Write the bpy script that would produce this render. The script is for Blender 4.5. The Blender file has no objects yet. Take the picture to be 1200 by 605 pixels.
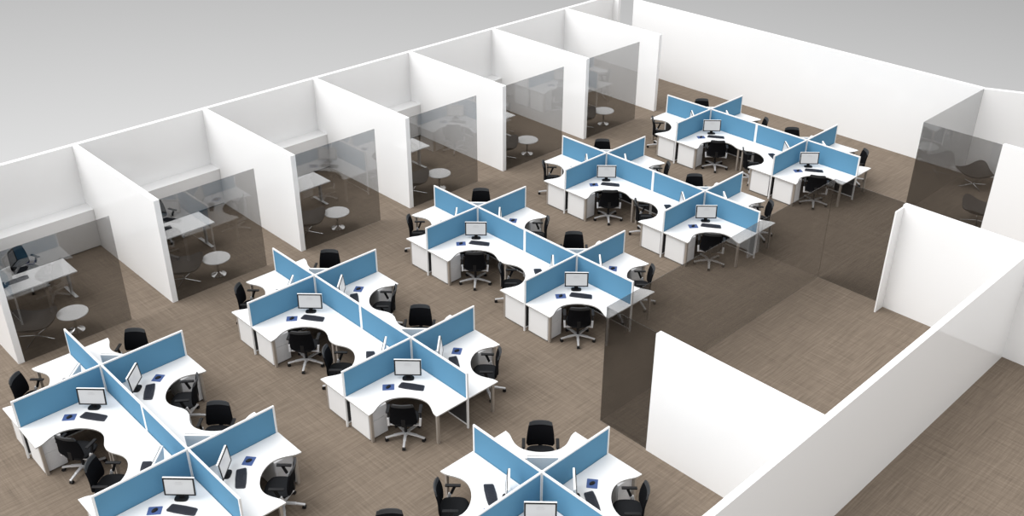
import bpy, bmesh, math
from mathutils import Vector, Matrix

PI = math.pi
SC = bpy.context.scene
COL = SC.collection

# ------------------------------------------------------------------ measures
L = 1.6865          # length of one desk arm / screen
W = 0.787           # width of a desk end
TOP = 0.73          # worktop height
HS = 1.324          # screen height
D = 4.8569          # spacing of the desk islands along the offices
H = 2.658           # wall height
YF = 3.16           # office fronts
YB = 7.4445         # back wall, inner face
XS, PS, T = 4.2017, 3.5584, 0.133   # first partition, spacing, wall thickness


# ------------------------------------------------------------------ materials
def nodes(name):
    m = bpy.data.materials.new(name)
    m.use_nodes = True
    nt = m.node_tree
    return m, nt, nt.nodes['Principled BSDF'], nt.nodes['Material Output']


def plain(name, col, rough=0.5, metal=0.0, spec=0.5, noise=0.0, scale=30.0, emit=None, coat=0.0):
    m, nt, b, out = nodes(name)
    b.inputs['Base Color'].default_value = (*col, 1)
    b.inputs['Roughness'].default_value = rough
    b.inputs['Metallic'].default_value = metal
    b.inputs['Specular IOR Level'].default_value = spec
    b.inputs['Coat Weight'].default_value = coat
    if noise:
        tc = nt.nodes.new('ShaderNodeTexCoord')
        n = nt.nodes.new('ShaderNodeTexNoise')
        n.inputs['Scale'].default_value = scale
        n.inputs['Detail'].default_value = 4
        mx = nt.nodes.new('ShaderNodeMix')
        mx.data_type = 'RGBA'
        mx.inputs['A'].default_value = (*[c * (1 - noise) for c in col], 1)
        mx.inputs['B'].default_value = (*[min(1, c * (1 + noise)) for c in col], 1)
        nt.links.new(tc.outputs['Object'], n.inputs['Vector'])
        nt.links.new(n.outputs['Fac'], mx.inputs['Factor'])
        nt.links.new(mx.outputs['Result'], b.inputs['Base Color'])
    if emit:
        b.inputs['Emission Color'].default_value = (*emit[0], 1)
        b.inputs['Emission Strength'].default_value = emit[1]
    return m


def glass_mat():
    m = bpy.data.materials.new('smoked_glass')
    m.use_nodes = True
    nt = m.node_tree
    nt.nodes.remove(nt.nodes['Principled BSDF'])
    out = nt.nodes['Material Output']
    tr = nt.nodes.new('ShaderNodeBsdfTransparent')
    tr.inputs['Color'].default_value = (0.675, 0.675, 0.675, 1)
    gl = nt.nodes.new('ShaderNodeBsdfGlossy')
    gl.inputs['Roughness'].default_value = 0.0
    gl.inputs['Color'].default_value = (1, 1, 1, 1)
    lw = nt.nodes.new('ShaderNodeLayerWeight')
    lw.inputs['Blend'].default_value = 0.5
    pw = nt.nodes.new('ShaderNodeMath'); pw.operation = 'POWER'; pw.inputs[1].default_value = 5
    ml = nt.nodes.new('ShaderNodeMath'); ml.operation = 'MULTIPLY_ADD'
    ml.inputs[1].default_value = 0.95; ml.inputs[2].default_value = 0.06
    mx = nt.nodes.new('ShaderNodeMixShader')
    nt.links.new(lw.outputs['Facing'], pw.inputs[0])
    nt.links.new(pw.outputs[0], ml.inputs[0])
    nt.links.new(ml.outputs[0], mx.inputs['Fac'])
    nt.links.new(tr.outputs[0], mx.inputs[1])
    nt.links.new(gl.outputs[0], mx.inputs[2])
    nt.links.new(mx.outputs[0], out.inputs['Surface'])
    return m


def carpet_mat():
    m, nt, b, out = nodes('woven_carpet')
    tc = nt.nodes.new('ShaderNodeTexCoord')

    def streak(rot, sx, sy, detail=5.0, seed=0.0):
        mp = nt.nodes.new('ShaderNodeMapping')
        mp.inputs['Rotation'].default_value = (0, 0, math.radians(rot))
        mp.inputs['Scale'].default_value = (sx, sy, 1)
        mp.inputs['Location'].default_value = (seed, seed * 2.3, seed)
        n = nt.nodes.new('ShaderNodeTexNoise')
        n.inputs['Scale'].default_value = 1.0
        n.inputs['Detail'].default_value = detail
        n.inputs['Roughness'].default_value = 0.62
        nt.links.new(tc.outputs['Object'], mp.inputs['Vector'])
        nt.links.new(mp.outputs['Vector'], n.inputs['Vector'])
        return n.outputs['Fac']

    def mth(op, a, c, clamp=False):
        n = nt.nodes.new('ShaderNodeMath'); n.operation = op; n.use_clamp = clamp
        for i, x in enumerate((a, c)):
            if isinstance(x, (int, float)):
                n.inputs[i].default_value = x
            else:
                nt.links.new(x, n.inputs[i])
        return n.outputs[0]

    s1 = streak(14, 1.0, 27)
    s2 = streak(-8, 27, 1.0, seed=3.1)
    s3 = streak(58, 1.3, 30, seed=7.7)
    s4 = streak(-38, 1.3, 30, seed=5.2)
    patch = streak(20, 1.2, 1.2, 3, seed=1.7)
    sel = mth('MULTIPLY_ADD', patch, 6.0)
    sel.node.inputs[2].default_value = -2.5
    sel.node.use_clamp = True
    def mix(a, c, f):
        n = nt.nodes.new('ShaderNodeMix'); n.data_type = 'FLOAT'
        for k, x in (('A', a), ('B', c), ('Factor', f)):
            if isinstance(x, (int, float)):
                n.inputs[k].default_value = x
            else:
                nt.links.new(x, n.inputs[k])
        return n.outputs['Result']
    weave = mix(mth('ADD', s1, s4), mth('ADD', s2, s3), sel)
    both = mth('ADD', mth('MULTIPLY', weave, 0.72), mth('MULTIPLY', mth('ADD', s1, s2), 0.28))
    half = mth('MULTIPLY', both, 0.5)
    cr = nt.nodes.new('ShaderNodeValToRGB')
    cr.color_ramp.elements[0].position = 0.34
    cr.color_ramp.elements[0].color = (0.132, 0.104, 0.080, 1)
    cr.color_ramp.elements[1].position = 0.66
    cr.color_ramp.elements[1].color = (0.258, 0.207, 0.161, 1)
    e = cr.color_ramp.elements.new(0.5)
    e.color = (0.192, 0.153, 0.118, 1)
    nt.links.new(half, cr.inputs['Fac'])
    nt.links.new(cr.outputs['Color'], b.inputs['Base Color'])
    b.inputs['Roughness'].default_value = 0.9
    b.inputs['Specular IOR Level'].default_value = 0.15
    bp = nt.nodes.new('ShaderNodeBump')
    bp.inputs['Strength'].default_value = 0.15
    bp.inputs['Distance'].default_value = 0.01
    nt.links.new(half, bp.inputs['Height'])
    nt.links.new(bp.outputs['Normal'], b.inputs['Normal'])
    return m


M = dict(
    wall=plain('white_paint', (0.905, 0.905, 0.905), 0.06, spec=0.35),
    desk=plain('white_laminate', (0.88, 0.88, 0.88), 0.25, spec=0.4),
    edge=plain('grey_edge_band', (0.50, 0.48, 0.45), 0.4),
    cab=plain('white_cabinet', (0.84, 0.84, 0.84), 0.3),
    cabside=plain('flecked_grey_board', (0.66, 0.66, 0.67), 0.5, noise=0.12, scale=45),
    plinth=plain('dark_plinth', (0.12, 0.12, 0.12), 0.5),
    leg=plain('champagne_metal', (0.42, 0.375, 0.33), 0.35, metal=0.35),
    frame=plain('white_aluminium', (0.82, 0.82, 0.82), 0.3, metal=0.0),
    post=plain('silver_post', (0.60, 0.60, 0.60), 0.3, metal=0.5),
    blue=plain('blue_fabric', (0.103, 0.262, 0.410), 0.85, spec=0.2, noise=0.06, scale=120),
    lower=plain('charcoal_panel', (0.035, 0.035, 0.038), 0.6),
    black=plain('black_plastic', (0.008, 0.008, 0.009), 0.5, spec=0.3),
    mesh=plain('black_mesh_fabric', (0.006, 0.006, 0.007), 0.9, spec=0.05, noise=0.3, scale=200),
    rail=plain('dark_grey_mesh', (0.040, 0.041, 0.043), 0.7, spec=0.3),
    seat=plain('charcoal_seat_fabric', (0.016, 0.017, 0.019), 0.9, spec=0.1, noise=0.2, scale=150),
    silver=plain('satin_aluminium', (0.66, 0.66, 0.67), 0.3, metal=0.35),
    chrome=plain('chrome', (0.82, 0.82, 0.82), 0.08, metal=1.0),
    shell=plain('silver_shell', (0.88, 0.88, 0.87), 0.6, spec=0.25),
    screen=plain('lit_display', (0.25, 0.25, 0.25), 0.2, emit=((0.80, 0.82, 0.84), 0.45)),
    mark=plain('display_text', (0.2, 0.2, 0.2), 0.4, emit=((0.5, 0.5, 0.52), 0.6)),
    key=plain('navy_black_keys', (0.014, 0.017, 0.028), 0.5),
    pad=plain('blue_mat', (0.062, 0.112, 0.290), 0.7),
    leather=plain('dark_brown_leather', (0.060, 0.048, 0.040), 0.55, noise=0.2, scale=60),
    glass=glass_mat(),
    carpet=carpet_mat(),
)


# ------------------------------------------------------------------ mesh tools
class MB:
    def __init__(self):
        self.bm = bmesh.new()

    def box(self, c, s, rot=None, bevel=0.0):
        r = bmesh.ops.create_cube(self.bm, size=1.0)
        vs = r['verts']
        mat = Matrix.Translation(c) @ (rot.to_4x4() if rot else Matrix.Identity(4)) @ Matrix.Diagonal((*s, 1))
        bmesh.ops.transform(self.bm, matrix=mat, verts=vs)
        if bevel:
            es = list({e for v in vs for e in v.link_edges})
            bmesh.ops.bevel(self.bm, geom=es, offset=bevel, segments=2, affect='EDGES', profile=0.6)
        return self

    def bar(self, a, c, w, h, up=(0, 0, 1)):
        a, c = Vector(a), Vector(c)
        d = (c - a)
        y = d.normalized()
        x = y.cross(Vector(up)).normalized()
        z = x.cross(y)
        rot = Matrix((x, y, z)).transposed()
        return self.box((a + c) / 2, (w, d.length, h), rot, min(w, h) * 0.2)

    def cyl(self, a, c, r0, r1=None, n=16):
        a, c = Vector(a), Vector(c)
        r1 = r0 if r1 is None else r1
        d = c - a
        q = d.to_track_quat('Z', 'Y').to_matrix().to_4x4()
        bmesh.ops.create_cone(self.bm, cap_ends=True, segments=n, radius1=r0, radius2=r1, depth=d.length,
                              matrix=Matrix.Translation((a + c) / 2) @ q)
        return self

    def prism(self, pts, z0, z1, bevel=0.0):
        vb = [self.bm.verts.new((x, y, z0)) for x, y in pts]
        vt = [self.bm.verts.new((x, y, z1)) for x, y in pts]
        n = len(pts)
        fs = [self.bm.faces.new(vt), self.bm.faces.new(vb[::-1])]
        for i in range(n):
            fs.append(self.bm.faces.new((vb[i], vb[(i + 1) % n], vt[(i + 1) % n], vt[i])))
        bmesh.ops.recalc_face_normals(self.bm, faces=fs)
        if bevel:
            es = [e for e in fs[0].edges]
            bmesh.ops.bevel(self.bm, geom=es, offset=bevel, segments=2, affect='EDGES', profile=0.6)
        return self

    def lathe(self, prof, n=32, c=(0, 0, 0)):
        rings = []
        for r, z in prof:
            rings.append([self.bm.verts.new((c[0] + r * math.cos(2 * PI * k / n), c[1] + r * math.sin(2 * PI * k / n), c[2] + z))
                          for k in range(n)])
        fs = []
        for a, b in zip(rings, rings[1:]):
            for k in range(n):
                fs.append(self.bm.faces.new((a[k], a[(k + 1) % n], b[(k + 1) % n], b[k])))
        fs.append(self.bm.faces.new(rings[0][::-1]))
        fs.append(self.bm.faces.new(rings[-1]))
        bmesh.ops.recalc_face_normals(self.bm, faces=fs)
        return self

    def sheet(self, grid, thick):
        """closed solid from a grid of points, thickened along -normal"""
        V = [[Vector(p) for p in row] for row in grid]
        R, C = len(V), len(V[0])
        N = [[None] * C for _ in range(R)]
        for i in range(R):
            for j in range(C):
                du = V[min(i + 1, R - 1)][j] - V[max(i - 1, 0)][j]
                dv = V[i][min(j + 1, C - 1)] - V[i][max(j - 1, 0)]
                n = du.cross(dv)
                N[i][j] = n.normalized() if n.length > 1e-9 else Vector((0, 0, 1))
        A = [[self.bm.verts.new(V[i][j]) for j in range(C)] for i in range(R)]
        B = [[self.bm.verts.new(V[i][j] - N[i][j] * thick) for j in range(C)] for i in range(R)]
        fs = []
        for i in range(R - 1):
            for j in range(C - 1):
                fs.append(self.bm.faces.new((A[i][j], A[i + 1][j], A[i + 1][j + 1], A[i][j + 1])))
                fs.append(self.bm.faces.new((B[i][j], B[i][j + 1], B[i + 1][j + 1], B[i + 1][j])))
        for i in range(R - 1):
            fs.append(self.bm.faces.new((A[i][0], B[i][0], B[i + 1][0], A[i + 1][0])))
            fs.append(self.bm.faces.new((A[i][C - 1], A[i + 1][C - 1], B[i + 1][C - 1], B[i][C - 1])))
        for j in range(C - 1):
            fs.append(self.bm.faces.new((A[0][j], A[0][j + 1], B[0][j + 1], B[0][j])))
            fs.append(self.bm.faces.new((A[R - 1][j], B[R - 1][j], B[R - 1][j + 1], A[R - 1][j + 1])))
        bmesh.ops.recalc_face_normals(self.bm, faces=fs)
        return self

    def mirror(self):
        bmesh.ops.scale(self.bm, vec=(1, -1, 1), verts=self.bm.verts)
        bmesh.ops.reverse_faces(self.bm, faces=self.bm.faces)
        return self

    def shift(self, x, y, z=0):
        bmesh.ops.translate(self.bm, vec=(x, y, z), verts=self.bm.verts)
        return self

    def build(self, name, mats, parent=None, smooth=False):
        me = bpy.data.meshes.new(name)
        self.bm.to_mesh(me)
        self.bm.free()
        for m in (mats if isinstance(mats, (list, tuple)) else [mats]):
            me.materials.append(m)
        if smooth:
            me.shade_smooth()
            for p in me.polygons:
                p.use_smooth = True
            me.set_sharp_from_angle(angle=math.radians(38))
        o = bpy.data.objects.new(name, me)
        COL.objects.link(o)
        if parent:
            o.parent = parent
        return o


def empty(name, loc=(0, 0, 0), rz=0.0):
    o = bpy.data.objects.new(name, None)
    o.empty_display_size = 0.1
    COL.objects.link(o)
    o.location = loc
    o.rotation_euler = (0, 0, rz)
    return o


def tag(o, label, cat, group=None, kind=None):
    o['label'] = label
    o['category'] = cat
    if group:
        o['group'] = group
    if kind:
        o['kind'] = kind
    return o


def copy_tree(o, parent=None):
    c = o.copy()
    COL.objects.link(c)
    if parent:
        c.parent = parent
    for ch in list(KIDS[o]):
        d = copy_tree(ch, c)
    return c


KIDS = {}


class Proto:
    """the first placement uses the built thing itself, later ones copy it with its parts"""
    def __init__(self, root):
        self.root, self.used = root, False
        self.kids(root)

    def kids(self, o):
        KIDS[o] = list(o.children)
        for c in KIDS[o]:
            self.kids(c)

    def place(self, loc, rz, label, cat, group):
        o = self.root if not self.used else copy_tree(self.root)
        self.used = True
        o.location = loc
        o.rotation_euler = (0, 0, rz)
        return tag(o, label, cat, group)


def structure(name, mb, mat, label, cat, parent=None):
    o = mb.build(name, mat, parent)
    return tag(o, label, cat, kind='structure')


# ------------------------------------------------------------------ the setting
structure('floor', MB().box((13.5, -4.9, -0.05), (35.0, 24.9, 0.1)), M['carpet'],
          'brown woven carpet floor with crossing streaks under the whole office', 'floor')


def wall(name, x0, y0, x1, y1, label):
    return structure(name, MB().box(((x0 + x1) / 2, (y0 + y1) / 2, H / 2), (x1 - x0, y1 - y0, H)), M['wall'], label, 'wall')


wall('wall_back', 3.2, YB, 28.2, YB + T, 'long white wall behind the row of glass-fronted offices')
wall('wall_back_return', 28.2, 7.2, 28.2 + T, YB + T, 'short white wall return ending the wall behind the offices')
names = ['first', 'second', 'third', 'fourth', 'fifth', 'sixth']
for k in range(7):
    x = XS + k * PS
    if k == 0:
        lab = 'white partition wall before the first glass office, cut by the photo edge'
    elif k == 6:
        lab = 'white end partition wall closing the sixth office nearest the far wall'
    else:
        lab = f'white partition wall between the {names[k-1]} and {names[k]} glass-fronted offices'
    wall('wall_partition', x, YF, x + T, YB, lab)
wall('wall_far', 28.29, -6.44, 28.29 + T, 6.56, 'long white far wall beyond the last desk island')
# the far wall bends away behind the corner lounge
a, b_ = Vector((28.29, -6.44)), Vector((30.55, -11.4))
nrm = Vector((-(b_ - a).y, (b_ - a).x)).normalized() * T
structure('wall_far_angled', MB().prism([(a.x, a.y), (b_.x, b_.y), (b_.x + nrm.x, b_.y + nrm.y), (a.x + T, a.y + 0.02)], 0, H),
          M['wall'], 'angled white wall closing the back of the corner lounge', 'wall')
wall('wall_lounge', 24.62, -13.5, 24.62 + T, -8.52, 'white front wall of the corner lounge beside its smoked glass')
wall('wall_meeting_near', 11.71, -11.13, 11.71 + T, -7.86, 'white side wall of the empty meeting room facing the desks')
wall('wall_meeting_end', 19.66, -13.6, 19.66 + T, -8.42, 'white end wall of the empty meeting room with a short stub')
structure('wall_meeting_stub', MB().box((19.485, -8.437, (H - 0.05) / 2), (0.35, 0.034, H - 0.05)), M['wall'],
          'thin white wall stub where the meeting room glass ends', 'wall')
wall('wall_front', 5.5, -11.25, 19.66, -11.13, 'long white wall across the near corner of the photo, outside face in shade')

GT = 0.012


def pane(n, x0, y0, x1, y1, label):
    o = structure(f'window_{n}', MB().box(((x0 + x1) / 2, (y0 + y1) / 2, H / 2), (max(GT, x1 - x0), max(GT, y1 - y0), H - 0.004)),
                  M['glass'], label, 'glass wall')
    return o


for k in range(6):
    x = XS + k * PS
    pane(k + 1, x + T + 0.001, YF, x + 2.54, YF + GT, f'smoked glass front of the {names[k]} office counted from the near end')
pane(7, 11.76, -6.675, 19.78, -6.675, 'long smoked glass wall of the meeting room facing the desk islands')
pane(8, 11.752, -7.86, 11.752, -6.67, 'narrow smoked glass pane beside the meeting room near side wall')
pane(9, 19.786, -8.42, 19.786, -6.67, 'smoked glass pane at the far end of the meeting room by the stub')
pane(10, 24.63, -6.44, 28.285, -6.44, 'smoked glass side of the corner lounge running to the far wall')
pane(11, 24.625, -8.52, 24.625, -6.446, 'smoked glass front of the corner lounge with two chairs behind')


# ------------------------------------------------------------------ desk (two mirrored versions)
def smooth_curve(pts, n=6):
    out = []
    P = [pts[0]] + pts + [pts[-1]]
    for i in range(1, len(P) - 2):
        p0, p1, p2, p3 = [Vector(q) for q in P[i - 1:i + 3]]
        for k in range(n):
            t = k / n
            out.append(tuple(0.5 * ((2 * p1) + (p2 - p0) * t + (2 * p0 - 5 * p1 + 4 * p2 - p3) * t * t + (3 * p1 - p0 - 3 * p2 + p3) * t ** 3)))
    out.append(tuple(pts[-1]))
    return out


G = 0.024
curve = smooth_curve([(L, W), (1.56, 0.765), (1.40, 0.690), (1.27, 0.650), (1.13, 0.655), (0.98, 0.715), (0.83, 0.83),
                      (0.715, 0.98), (0.655, 1.13), (0.650, 1.27), (0.690, 1.40), (0.765, 1.56), (W, L)])
outline = [(G, G), (L, G)] + curve + [(G, L)]
OX, OY = 0.75, 0.62     # where the desk root stands in its quadrant


def make_desk(mir):
    root = empty('workstation_desk')

    def fin(mb):
        mb.shift(-OX, -OY)
        return mb.mirror() if mir else mb
    mb = MB().prism(outline, TOP - 0.026, TOP)
    top = fin(mb).build('worktop', [M['desk'], M['edge']], root)
    for p in top.data.polygons:
        if abs(p.normal.z) < 0.5:
            p.material_index = 1
    zl = TOP - 0.0262
    for (u, v) in ((L - 0.097, W - 0.077), (W - 0.08, L - 0.075)):
        fin(MB().box((u, v, zl / 2), (0.056, 0.056, zl), None, 0.006)).build('leg', M['leg'], root)
    return Proto(root)


def make_pedestal(mir):
    root = empty('pedestal_cabinet')
    w, d, h = 0.43, 0.58, 0.70
    mb = MB().box((0, 0, 0.03 + (h - 0.03) / 2), (w, d, h - 0.03), None, 0.004)
    if mir:
        mb.mirror()
    mb.build('body', M['cab'], root)
    for z0, z1 in ((0.035, 0.425), (0.431, 0.695)):
        mb = MB().box((0, d / 2 + 0.011, (z0 + z1) / 2), (w - 0.008, 0.018, z1 - z0), None, 0.003)
        if mir:
            mb.mirror()
        f = mb.build('drawer_front', M['cabside'], root)
    mb = MB().box((0, 0, 0.0155), (w - 0.03, d - 0.03, 0.029))
    if mir:
        mb.mirror()
    mb.build('plinth', M['plinth'], root)
    return Proto(root)


def make_screen():
    root = empty('desk_screen')
    t = 0.036
    a, b = 0.024, L
    mb = MB()
    mb.box(((a + b) / 2, 0, HS - 0.016), (b - a, t, 0.032), None, 0.004)
    mb.box((b - 0.019, 0, HS / 2 - 0.016), (0.038, t, HS - 0.033), None, 0.003)
    mb.box((a + 0.010, 0, HS / 2 - 0.016), (0.020, t, HS - 0.033))
    mb.box(((a + b) / 2, 0, 0.085), (b - a - 0.06, t - 0.004, 0.03))
    mb.build('frame', M['frame'], root)
    MB().box(((a + b) / 2 - 0.009, 0, (0.71 + HS - 0.032) / 2), (b - a - 0.058, t - 0.010, HS - 0.032 - 0.71)).build('fabric_panel', M['blue'], root)
    MB().box(((a + b) / 2 - 0.009, 0, 0.405), (b - a - 0.058, t - 0.016, 0.61)).build('lower_panel', M['lower'], root)
    return Proto(root)


def make_post():
    root = empty('screen_post')
    MB().box((0, 0, HS / 2 - 0.002), (0.046, 0.046, HS - 0.004), None, 0.005).build('upright', M['post'], root)
    MB().box((0, 0, HS + 0.002), (0.05, 0.05, 0.008), None, 0.002).build('cap', M['frame'], root)
    return Proto(root)


def grow(o, k, kz=None):
    for c in o.children:
        c.data.transform(Matrix.Diagonal((k, k, kz or k, 1)))
        grow(c, k, kz)


# ------------------------------------------------------------------ office chair: faces +Y
def make_chair():
    root = empty('office_chair')
    base = MB()
    base.cyl((0, 0, 0.075), (0, 0, 0.135), 0.045, 0.036, 20)
    for k in range(5):
        a = PI / 2 + PI + k * 2 * PI / 5
        d = Vector((math.cos(a), math.sin(a), 0))
        base.bar(d * 0.02 + Vector((0, 0, 0.115)), d * 0.20 + Vector((0, 0, 0.102)), 0.048, 0.032)
        base.bar(d * 0.18 + Vector((0, 0, 0.104)), d * 0.335 + Vector((0, 0, 0.078)), 0.038, 0.026)
    bo = base.build('base', M['silver'], root)
    for k in range(5):
        a = PI / 2 + PI + k * 2 * PI / 5
        d = Vector((math.cos(a), math.sin(a), 0))
        s = Vector((-d.y, d.x, 0))
        c = d * 0.318 + Vector((0, 0, 0.031))
        w = MB()
        w.cyl(c - s * 0.026, c - s * 0.006, 0.030, None, 16)
        w.cyl(c + s * 0.006, c + s * 0.026, 0.030, None, 16)
        w.cyl(c - s * 0.006, c + s * 0.006, 0.012, None, 10)
        w.cyl(c + Vector((0, 0, 0.01)), c + Vector((0, 0, 0.05)), 0.011, None, 10)
        w.build('castor', M['black'], bo, True)
    g = MB()
    g.cyl((0, 0, 0.13), (0, 0, 0.27), 0.027, None, 16)
    g.cyl((0, 0, 0.26), (0, 0, 0.39), 0.017, None, 16)
    g.box((0, -0.02, 0.40), (0.17, 0.24, 0.045), None, 0.01)
    g.build('gas_lift', M['black'], root, True)
    # seat: rounded cushion
    mb = MB()
    grid = []
    n = 12
    for i in range(n + 1):
        row = []
        for j in range(n + 1):
            u, v = -1 + 2 * i / n, -1 + 2 * j / n
            k = 1 - 0.16 * (u * u * v * v)
            x = 0.245 * u * k
            y = 0.02 + 0.235 * v * k
            z = 0.485 - 0.018 * (1 - u * u) * (1 - v * v) - 0.035 * max(0, v) ** 4 - 0.03 * (u ** 8 + v ** 8) * 0.5
            row.append((x, y, z))
        grid.append(row)
    mb.sheet(grid, 0.055)
    mb.build('seat', M['seat'], root, True)

    # backrest: tapered, curved in plan and in profile
    def back_pt(u, s):
        z = 0.49 + 0.48 * s
        hw = 0.236 - 0.02 * s - 0.036 * s ** 2.2
        if s > 0.93:
            hw *= 1 - 8 * (s - 0.93) ** 2
        if s < 0.08:
            hw *= 1 - (0.08 - s) * 1.5
        x = hw * u
        y = -0.205 - 0.05 * s - 0.055 * math.sin(PI * s) * -0.35 + 0.035 * u * u - 0.02 * s * s
        return (x, y, z)

    def back(s0, s1, rows, th, off=0.0):
        grid = []
        for i in range(rows + 1):
            s = s0 + (s1 - s0) * i / rows
            row = []
            for j in range(13):
                p = back_pt(-1 + j / 6, s)
                row.append((p[0], p[1] + off, p[2] - (0.012 * (abs(-1 + j / 6)) ** 6 if s > 0.97 else 0)))
            grid.append(row)
        return MB().sheet(grid, th)
    bk = back(0, 0.845, 9, 0.030).build('backrest', M['mesh'], root, True)
    back(0.85, 1.0, 5, 0.024).build('top_rail', M['rail'], bk, True)
    sp = MB()
    sp.bar((0, -0.10, 0.40), (0, -0.235, 0.44), 0.07, 0.022)
    sp.bar((0, -0.228, 0.425), (0, -0.228, 0.60), 0.07, 0.018, (0, 1, 0))
    sp.build('back_support', M['black'], root)
    for s in (-1, 1):
        a = MB()
        a.bar((s * 0.285, -0.055, 0.50), (s * 0.285, 0.01, 0.665), 0.030, 0.045, (0, 1, 0))
        a.build('armrest', M['black'], root)
        arm = COL.objects[-1]
        MB().box((s * 0.285, -0.02, 0.678), (0.058, 0.25, 0.026), None, 0.009).build('arm_pad', M['black'], arm, True)
        b = MB()
        b.bar((s * 0.08, -0.10, 0.385), (s * 0.28, -0.10, 0.385), 0.04, 0.025)
        b.bar((s * 0.275, -0.11, 0.365), (s * 0.285, -0.07, 0.515), 0.042, 0.05, (0, 1, 0))
        b.build('bracket', M['silver'], arm)
    grow(root, 1.08, 1.045)
    for o in root.children:
        if o.name.startswith('base'):
            k = Matrix.Diagonal((1.09, 1.09, 1, 1))
            o.data.transform(k)
            for c in o.children:
                c.data.transform(k)
    return Proto(root)


# ------------------------------------------------------------------ desk equipment: user looks along +Y
def make_monitor():
    root = empty('monitor')
    w, h, zc = 0.53, 0.345, 0.262
    tilt = Matrix.Rotation(math.radians(-6), 3, 'X')
    cz = Vector((0, 0, zc))

    def P(x, y, z):
        return cz + tilt @ Vector((x, y, z))
    b = MB()
    bw = 0.026
    for z in (-h / 2 + bw / 2, h / 2 - bw / 2):
        b.box(P(0, -0.0035, z), (w, 0.011, bw), tilt, 0.002)
    for x in (-w / 2 + bw / 2, w / 2 - bw / 2):
        b.box(P(x, -0.0035, 0), (bw, 0.011, h - 2 * bw), tilt)
    bz = b.build('bezel', M['black'], root)
    s = MB()
    s.box(P(0, 0.0205, 0.001), (w + 0.006, 0.037, h + 0.006), tilt, 0.007)
    s.build('back_shell', M['shell'], root)
    d = MB().box(P(0, -0.0005, 0), (w - 2 * bw, 0.010, h - 2 * bw), tilt).build('display', M['screen'], root)
    t = MB()
    t.box(P(0, -0.0062, h * 0.27), (0.10, 0.0015, 0.012), tilt)
    t.box(P(0, -0.0062, h * 0.20), (0.15, 0.0015, 0.008), tilt)
    t.box(P(0, -0.0062, h * 0.14), (0.13, 0.0015, 0.008), tilt)
    t.build('text_lines', M['mark'], d)
    st = MB()
    st.bar((0, 0.022, 0.012), (0, 0.030, 0.13), 0.085, 0.024, (0, 1, 0))
    st.prism([(x * 0.115, 0.0 + y * 0.078) for x, y in [(math.copysign(abs(math.cos(t)) ** .6, math.cos(t)), math.copysign(abs(math.sin(t)) ** .6, math.sin(t))) for t in [2 * PI * k / 28 for k in range(28)]]], 0, 0.018, 0.004)
    st.build('stand', M['black'], root)
    return Proto(root)


def make_keyboard():
    root = empty('keyboard')
    pts = [(-0.215, 0.065), (-0.19, 0.078), (0, 0.086), (0.19, 0.078), (0.215, 0.065), (0.235, -0.06), (0.22, -0.078),
           (0.1, -0.088), (-0.1, -0.088), (-0.22, -0.078), (-0.235, -0.06)]
    MB().prism(pts, 0, 0.016, 0.004).build('case', M['key'], root)
    k = MB()
    for r in range(5):
        n = 14
        for c in range(n):
            if r == 0 and 3 < c < 10:
                continue
            x = -0.19 + 0.38 * (c + 0.5) / n
            k.box((x, -0.052 + r * 0.025, 0.0185), (0.022, 0.020, 0.006))
    k.box((0, -0.052, 0.0185), (0.155, 0.020, 0.006))
    k.build('keys', M['key'], root)
    grow(root, 1.1, 1.0)
    return Proto(root)


def make_pad():
    o = MB().prism([(0.115 * sx + 0.012 * cx, 0.095 * sy + 0.012 * cy) for sx, sy, cx, cy in
                    ((1, 1, 0, -1), (1, 1, -.3, -.3), (1, 1, -1, 0), (-1, 1, 1, 0), (-1, 1, .3, -.3), (-1, 1, 0, -1),
                     (-1, -1, 0, 1), (-1, -1, .3, .3), (-1, -1, 1, 0), (1, -1, -1, 0), (1, -1, -.3, .3), (1, -1, 0, 1))], 0, 0.004).build('mouse_pad', M['pad'])
    return Proto(o)


def make_mouse():
    root = empty('mouse')
    mb = MB()
    rings = []
    n = 16
    prof = [(0.0, 1.0), (0.010, 1.03), (0.020, 0.95), (0.029, 0.70), (0.034, 0.35)]
    rs = []
    for z, s in prof:
        rs.append([mb.bm.verts.new((0.034 * s * math.cos(2 * PI * k / n), 0.058 * s * math.sin(2 * PI * k / n), z)) for k in range(n)])
    fs = [mb.bm.faces.new(rs[0][::-1]), mb.bm.faces.new(rs[-1])]
    for a, b in zip(rs, rs[1:]):
        for k in range(n):
            fs.append(mb.bm.faces.new((a[k], a[(k + 1) % n], b[(k + 1) % n], b[k])))
    bmesh.ops.recalc_face_normals(mb.bm, faces=fs)
    mb.build('body', M['black'], root, True)
    MB().cyl((-0.005, 0.022, 0.031), (0.005, 0.022, 0.031), 0.009, None, 12).build('scroll_wheel', M['rail'], root)
    return Proto(root)


DESK = [make_desk(False), make_desk(True)]
PED = [make_pedestal(False), make_pedestal(True)]
SCREEN, POST, CHAIR = make_screen(), make_post(), make_chair()
MON, KEYB, PAD, MOUSE = make_monitor(), make_keyboard(), make_pad(), make_mouse()

SEATN = {(1, 1): 'back', (-1, -1): 'front', (1, -1): 'right', (-1, 1): 'left'}
ARMN = {(1, 0): 'rear-right', (-1, 0): 'front-left', (0, 1): 'rear-left', (0, -1): 'front-right'}

# chairs turn a little differently at some seats: (island, cross, seat) -> degrees, shift along the diagonal
TURN = {(1, 0, 'front'): (-14, 0.0), (1, 0, 'right'): (8, 0.0), (4, 1, 'front'): (-10, 0.0), (5, 1, 'front'): (-14, 0.0), (5, 0, 'front'): (-6, 0.0)}


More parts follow.
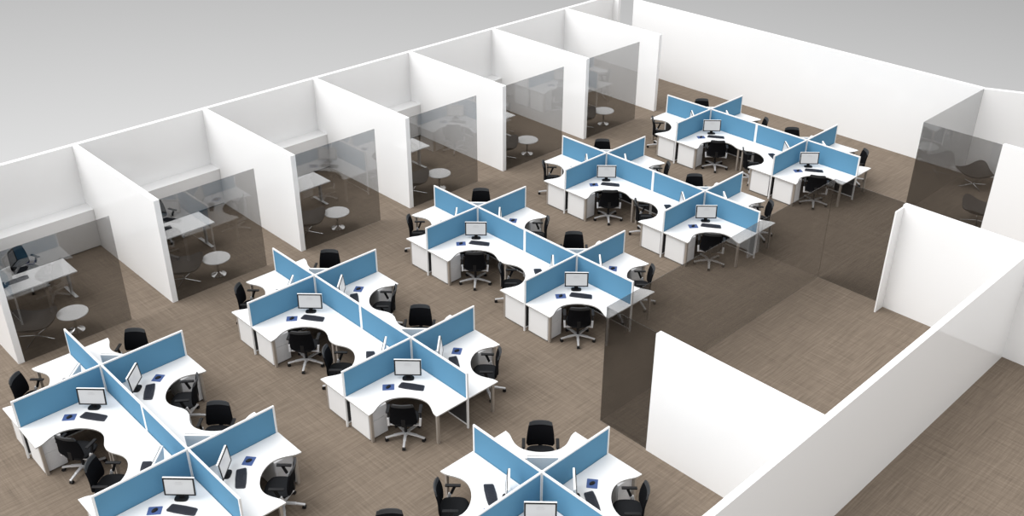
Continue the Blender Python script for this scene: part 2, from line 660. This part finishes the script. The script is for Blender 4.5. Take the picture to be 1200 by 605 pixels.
def cross(cx, cy, where, isl, ci, skip=(), noarm=()):
    POST.place((cx, cy, 0), 0, f'silver post joining the four screens of {where}', 'screen post', 'posts at the screen crossings')
    for (ax, ay), an in ARMN.items():
        if (ax, ay) in noarm:
            continue
        SCREEN.place((cx, cy, 0), math.atan2(ay, ax), f'blue desk screen on {an} arm of {where}', 'desk screen', 'blue desk screens')
    for (sx, sy), sn in SEATN.items():
        mir = 0 if sx * sy > 0 else 1
        rz = 0 if sx > 0 else PI
        kk = lambda u, v: (cx + sx * u, cy + sy * v)
        x, y = kk(OX, OY)
        DESK[mir].place((x, y, 0), rz, f'white curved corner desk at {sn} seat of {where}', 'desk', 'white corner desks')
        x, y = kk(L - 0.065 - 0.215, 0.08 + 0.29)
        PED[mir].place((x, y, 0), rz, f'white pedestal cabinet under the desk at {sn} seat, {where}', 'cabinet', 'pedestal cabinets under the desks')
        th = math.atan2(-sy, -sx) - PI / 2
        sg = 1 if not mir else -1
        x, y = kk(0.425, 0.395)
        MON.place((x, y, TOP), th, f'black monitor with silver back at {sn} seat of {where}', 'monitor', 'monitors on the corner desks')
        x, y = kk(0.545, 0.655)
        KEYB.place((x, y, TOP), th - sg * math.radians(12), f'black keyboard at {sn} seat of {where}', 'keyboard', 'keyboards on the corner desks')
        x, y = kk(0.885, 0.352)
        PAD.place((x, y, TOP), th + sg * math.radians(7), f'blue mouse pad at {sn} seat of {where}', 'mouse pad', 'blue mouse pads')
        x, y = kk(0.885, 0.352)
        MOUSE.place((x, y, TOP + 0.004), th - sg * math.radians(35), f'black mouse on blue pad at {sn} seat of {where}', 'mouse', 'mice on the blue pads')
        if (sx, sy) in skip:
            continue
        dth, dd = TURN.get((isl, ci, sn), (0, -0.05 if sn == 'back' else 0))
        x, y = kk(1.05 + dd, 1.05 + dd)
        CHAIR.place((x, y, 0), th + math.radians(dth), f'black swivel chair at {sn} seat of {where}', 'chair', 'black swivel chairs at the desk islands')


ORD = ['', 'fifth', 'fourth', 'third', 'second', 'first']
for i in range(1, 6):
    for c in (0, 1):
        side = 'office-side cross,' if c == 0 else 'aisle-side cross,'
        where = f'{side} {ORD[i]} island from far wall'
        cross(D * i, -2 * L * c, where, i, c, skip=[(-1, -1)] if (i, c) == (1, 1) else ())
cross(8.785, -7.94, 'lone cross near the meeting room', 6, 0, skip=[(-1, -1)])
CHAIR.place((6.43, -6.84, 0), math.radians(140), 'black swivel chair standing alone, only its top showing at the bottom photo edge', 'chair', 'black swivel chairs at the desk islands')


# ------------------------------------------------------------------ offices
def make_credenza():
    root = empty('credenza')
    w, d, h = PS - T - 0.006, 0.47, 1.07
    MB().box((0, 0, (h - 0.03) / 2 + 0.02), (w - 0.004, d - 0.012, h - 0.07)).build('body', M['cab'], root)
    MB().box((0, 0, h - 0.0145), (w, d, 0.029), None, 0.003).build('top', M['cab'], root)
    MB().box((0, 0.015, 0.02), (w - 0.01, d - 0.06, 0.039)).build('plinth', M['plinth'], root)
    return Proto(root)


def make_office_desk():
    root = empty('office_desk')
    w, d = 1.78, 0.82
    MB().box((0, 0, TOP - 0.014), (w, d, 0.028), None, 0.003).build('desktop', M['desk'], root)
    MB().box((0, 0.02, TOP - 0.055), (w - 0.4, 0.05, 0.05)).build('beam', M['post'], root)
    for s in (-1, 1):
        lg = MB()
        lg.box((s * (w / 2 - 0.12), -0.03, 0.36), (0.05, 0.10, 0.66), None, 0.005)
        lg.box((s * (w / 2 - 0.12), 0.0, TOP - 0.05), (0.05, 0.60, 0.035))
        lo = lg.build('leg', M['post'], root)
        MB().box((s * (w / 2 - 0.12), 0.0, 0.016), (0.085, 0.68, 0.03), None, 0.006).build('foot', M['chrome'], lo)
    return Proto(root)


def make_table():
    root = empty('round_table')
    h, r = 0.47, 0.335
    MB().lathe([(r - 0.012, h - 0.022), (r, h - 0.016), (r, h - 0.004), (r - 0.004, h)], 48).build('tabletop', M['desk'], root)
    MB().lathe([(0.030, 0.03), (0.028, h - 0.022)], 24).build('column', M['chrome'], root, True)
    MB().lathe([(0.178, 0.0), (0.18, 0.008), (0.15, 0.018), (0.08, 0.034), (0.032, 0.07)], 40).build('base', M['chrome'], root, True)
    return Proto(root)


def make_lounge():
    root = empty('lounge_chair')
    mb = MB()
    nth, nr = 48, 9
    tips = [(math.radians(90), 0.31, 0.50), (math.radians(-28), 0.26, 0.48), (math.radians(208), 0.26, 0.48)]

    def pt(th, q, off=0.0):
        lob = 0.0
        R = 0.38
        zz = 0.14
        for a, dz, rr in tips:
            d = (th - a + PI) % (2 * PI) - PI
            wgt = math.exp(-(d / 0.48) ** 2)
            R += (rr - 0.38) * wgt
            zz += (dz - 0.14) * wgt
        z = 0.31 + off + zz * (q ** 2.0)
        return (R * q * math.cos(th), R * q * math.sin(th) * 0.92, z)
    top, bot = [], []
    for i in range(1, nr + 1):
        q = i / nr
        top.append([mb.bm.verts.new(pt(2 * PI * k / nth, q)) for k in range(nth)])
        bot.append([mb.bm.verts.new(pt(2 * PI * k / nth, q, -0.035 + 0.012 * q)) for k in range(nth)])
    ct = mb.bm.verts.new(pt(0, 0))
    cb = mb.bm.verts.new(pt(0, 0, -0.035))
    fs = []
    for k in range(nth):
        k2 = (k + 1) % nth
        fs.append(mb.bm.faces.new((ct, top[0][k], top[0][k2])))
        fs.append(mb.bm.faces.new((cb, bot[0][k2], bot[0][k])))
        for i in range(nr - 1):
            fs.append(mb.bm.faces.new((top[i][k], top[i + 1][k], top[i + 1][k2], top[i][k2])))
            fs.append(mb.bm.faces.new((bot[i][k], bot[i][k2], bot[i + 1][k2], bot[i + 1][k])))
        fs.append(mb.bm.faces.new((top[-1][k], bot[-1][k], bot[-1][k2], top[-1][k2])))
    bmesh.ops.recalc_face_normals(mb.bm, faces=fs)
    mb.build('shell', M['leather'], root, True)
    b = MB()
    b.cyl((0, 0, 0.05), (0, 0, 0.285), 0.022, None, 16)
    for k in range(4):
        a = PI / 4 + k * PI / 2
        d = Vector((math.cos(a), math.sin(a), 0))
        b.bar(d * 0.01 + Vector((0, 0, 0.07)), d * 0.34 + Vector((0, 0, 0.012)), 0.026, 0.018)
    b.build('base', M['chrome'], root)
    grow(root, 1.2, 1.0)
    return Proto(root)


CRED, ODESK, TABLE, LOUNGE = make_credenza(), make_office_desk(), make_table(), make_lounge()
for k in range(6):
    x = XS + k * PS
    of = f'{names[k]} glass office from the near end'
    CRED.place((x + T + (PS - T) / 2, YB - 0.237, 0), 0, f'low white cabinet along back wall of the {of}', 'cabinet', 'low white office cabinets')
    ODESK.place((x + 2.15 - 0.89, 5.25, 0), 0, f'white rectangular desk on T-shaped legs in the {of}', 'desk', 'rectangular office desks')
    TABLE.place((x + 1.45, 3.60, 0), 0, f'small round white table on chrome foot in the {of}', 'table', 'round white tables')
    LOUNGE.place((x + 0.68, 3.88, 0), math.radians(-95), f'dark brown shell lounge chair in the {of}', 'lounge chair', 'lounge chairs')
for k in range(2):
    x = XS + k * PS
    of = f'{names[k]} glass office from the near end'
    CHAIR.place((x + 1.45, 6.15, 0), math.radians(200), f'black swivel chair behind the desk in the {of}', 'chair', 'office swivel chairs')
    MON.place((x + 0.62, 5.28, TOP), math.radians(195), f'monitor on the desk in the {of}', 'monitor', 'office monitors')
    KEYB.place((x + 0.98, 5.36, TOP), math.radians(180), f'dark keyboard on the desk in the {of}', 'keyboard', 'office keyboards')

LOUNGE.place((27.65, -7.0, 0), math.radians(-82), 'dark shell lounge chair in the corner lounge, further from the viewer', 'lounge chair', 'lounge chairs')
LOUNGE.place((25.45, -8.1, 0), math.radians(-22), 'dark shell lounge chair close behind the corner lounge glass front', 'lounge chair', 'lounge chairs')
TABLE.place((28.36, -7.72, 0), 0, 'round white table in the corner lounge, half hidden by the white wall', 'table', 'round white tables')

# ------------------------------------------------------------------ light: a bright overcast studio sky
world = bpy.data.worlds.new('studio_sky')
SC.world = world
world.use_nodes = True
nt = world.node_tree
bg = nt.nodes['Background']
tc = nt.nodes.new('ShaderNodeTexCoord')
sep = nt.nodes.new('ShaderNodeSeparateXYZ')
nt.links.new(tc.outputs['Generated'], sep.inputs[0])


def wm(op, a, b, c=None, clamp=False):
    n = nt.nodes.new('ShaderNodeMath'); n.operation = op; n.use_clamp = clamp
    for i, x in enumerate((a, b, c)):
        if x is None:
            continue
        if isinstance(x, (int, float)):
            n.inputs[i].default_value = x
        else:
            nt.links.new(x, n.inputs[i])
    return n.outputs[0]


ld = Vector((-0.74, 0.20, 0.64)).normalized()
dt = nt.nodes.new('ShaderNodeVectorMath'); dt.operation = 'DOT_PRODUCT'
nt.links.new(tc.outputs['Generated'], dt.inputs[0])
dt.inputs[1].default_value = ld
lobe = wm('POWER', wm('MAXIMUM', dt.outputs['Value'], 0.0), 3.0)
sky = wm('MULTIPLY_ADD', lobe, 0.45, 0.98)
# below the horizon: the grey studio void, paler further down
dn = wm('MULTIPLY_ADD', wm('MULTIPLY', sep.outputs[2], -1.0), 1.58, 0.193)
dn = wm('MINIMUM', wm('MULTIPLY_ADD', sep.outputs[0], -0.117, dn), 0.85)
f = wm('MULTIPLY_ADD', sep.outputs[2], 8.0, 1.0, True)
mixn = nt.nodes.new('ShaderNodeMix'); mixn.data_type = 'FLOAT'
nt.links.new(f, mixn.inputs['Factor'])
nt.links.new(dn, mixn.inputs['A'])
nt.links.new(sky, mixn.inputs['B'])
nt.links.new(mixn.outputs['Result'], bg.inputs['Strength'])
bg.inputs['Color'].default_value = (1, 1, 1, 1)

sun = bpy.data.lights.new('key_light', 'SUN')
sun.energy = 2.3
sun.angle = math.radians(45)
so = bpy.data.objects.new('key_light', sun)
COL.objects.link(so)
so.location = (-10, 5, 20)
so.rotation_euler = Vector((0.55, -0.45, -0.88)).to_track_quat('-Z', 'Y').to_euler()

# ------------------------------------------------------------------ camera
yaw, pitch, roll = 0.8019, 0.5174, 0.0031
fwd = Vector((math.cos(yaw) * math.cos(pitch), math.sin(yaw) * math.cos(pitch), -math.sin(pitch)))
r = fwd.cross(Vector((0, 0, 1))).normalized()
u = r.cross(fwd)
r2 = math.cos(roll) * r + math.sin(roll) * u
u2 = -math.sin(roll) * r + math.cos(roll) * u
cam = bpy.data.cameras.new('camera')
cam.sensor_width = 36
cam.lens = 1170.76 / 1200 * 36
cam.clip_end = 300
co = bpy.data.objects.new('camera', cam)
COL.objects.link(co)
mat = Matrix((r2, u2, -fwd)).transposed().to_4x4()
mat.translation = (-0.3248, -16.6321, 12.5363)
co.matrix_world = mat
SC.camera = co

SC.view_settings.view_transform = 'Standard'
SC.view_settings.look = 'None'
SC.view_settings.exposure = 0.0
SC.view_settings.gamma = 1.0
SC.view_settings.use_curve_mapping = False
SC.cycles.use_denoising = True
SC.cycles.max_bounces = 8
SC.cycles.transparent_max_bounces = 16
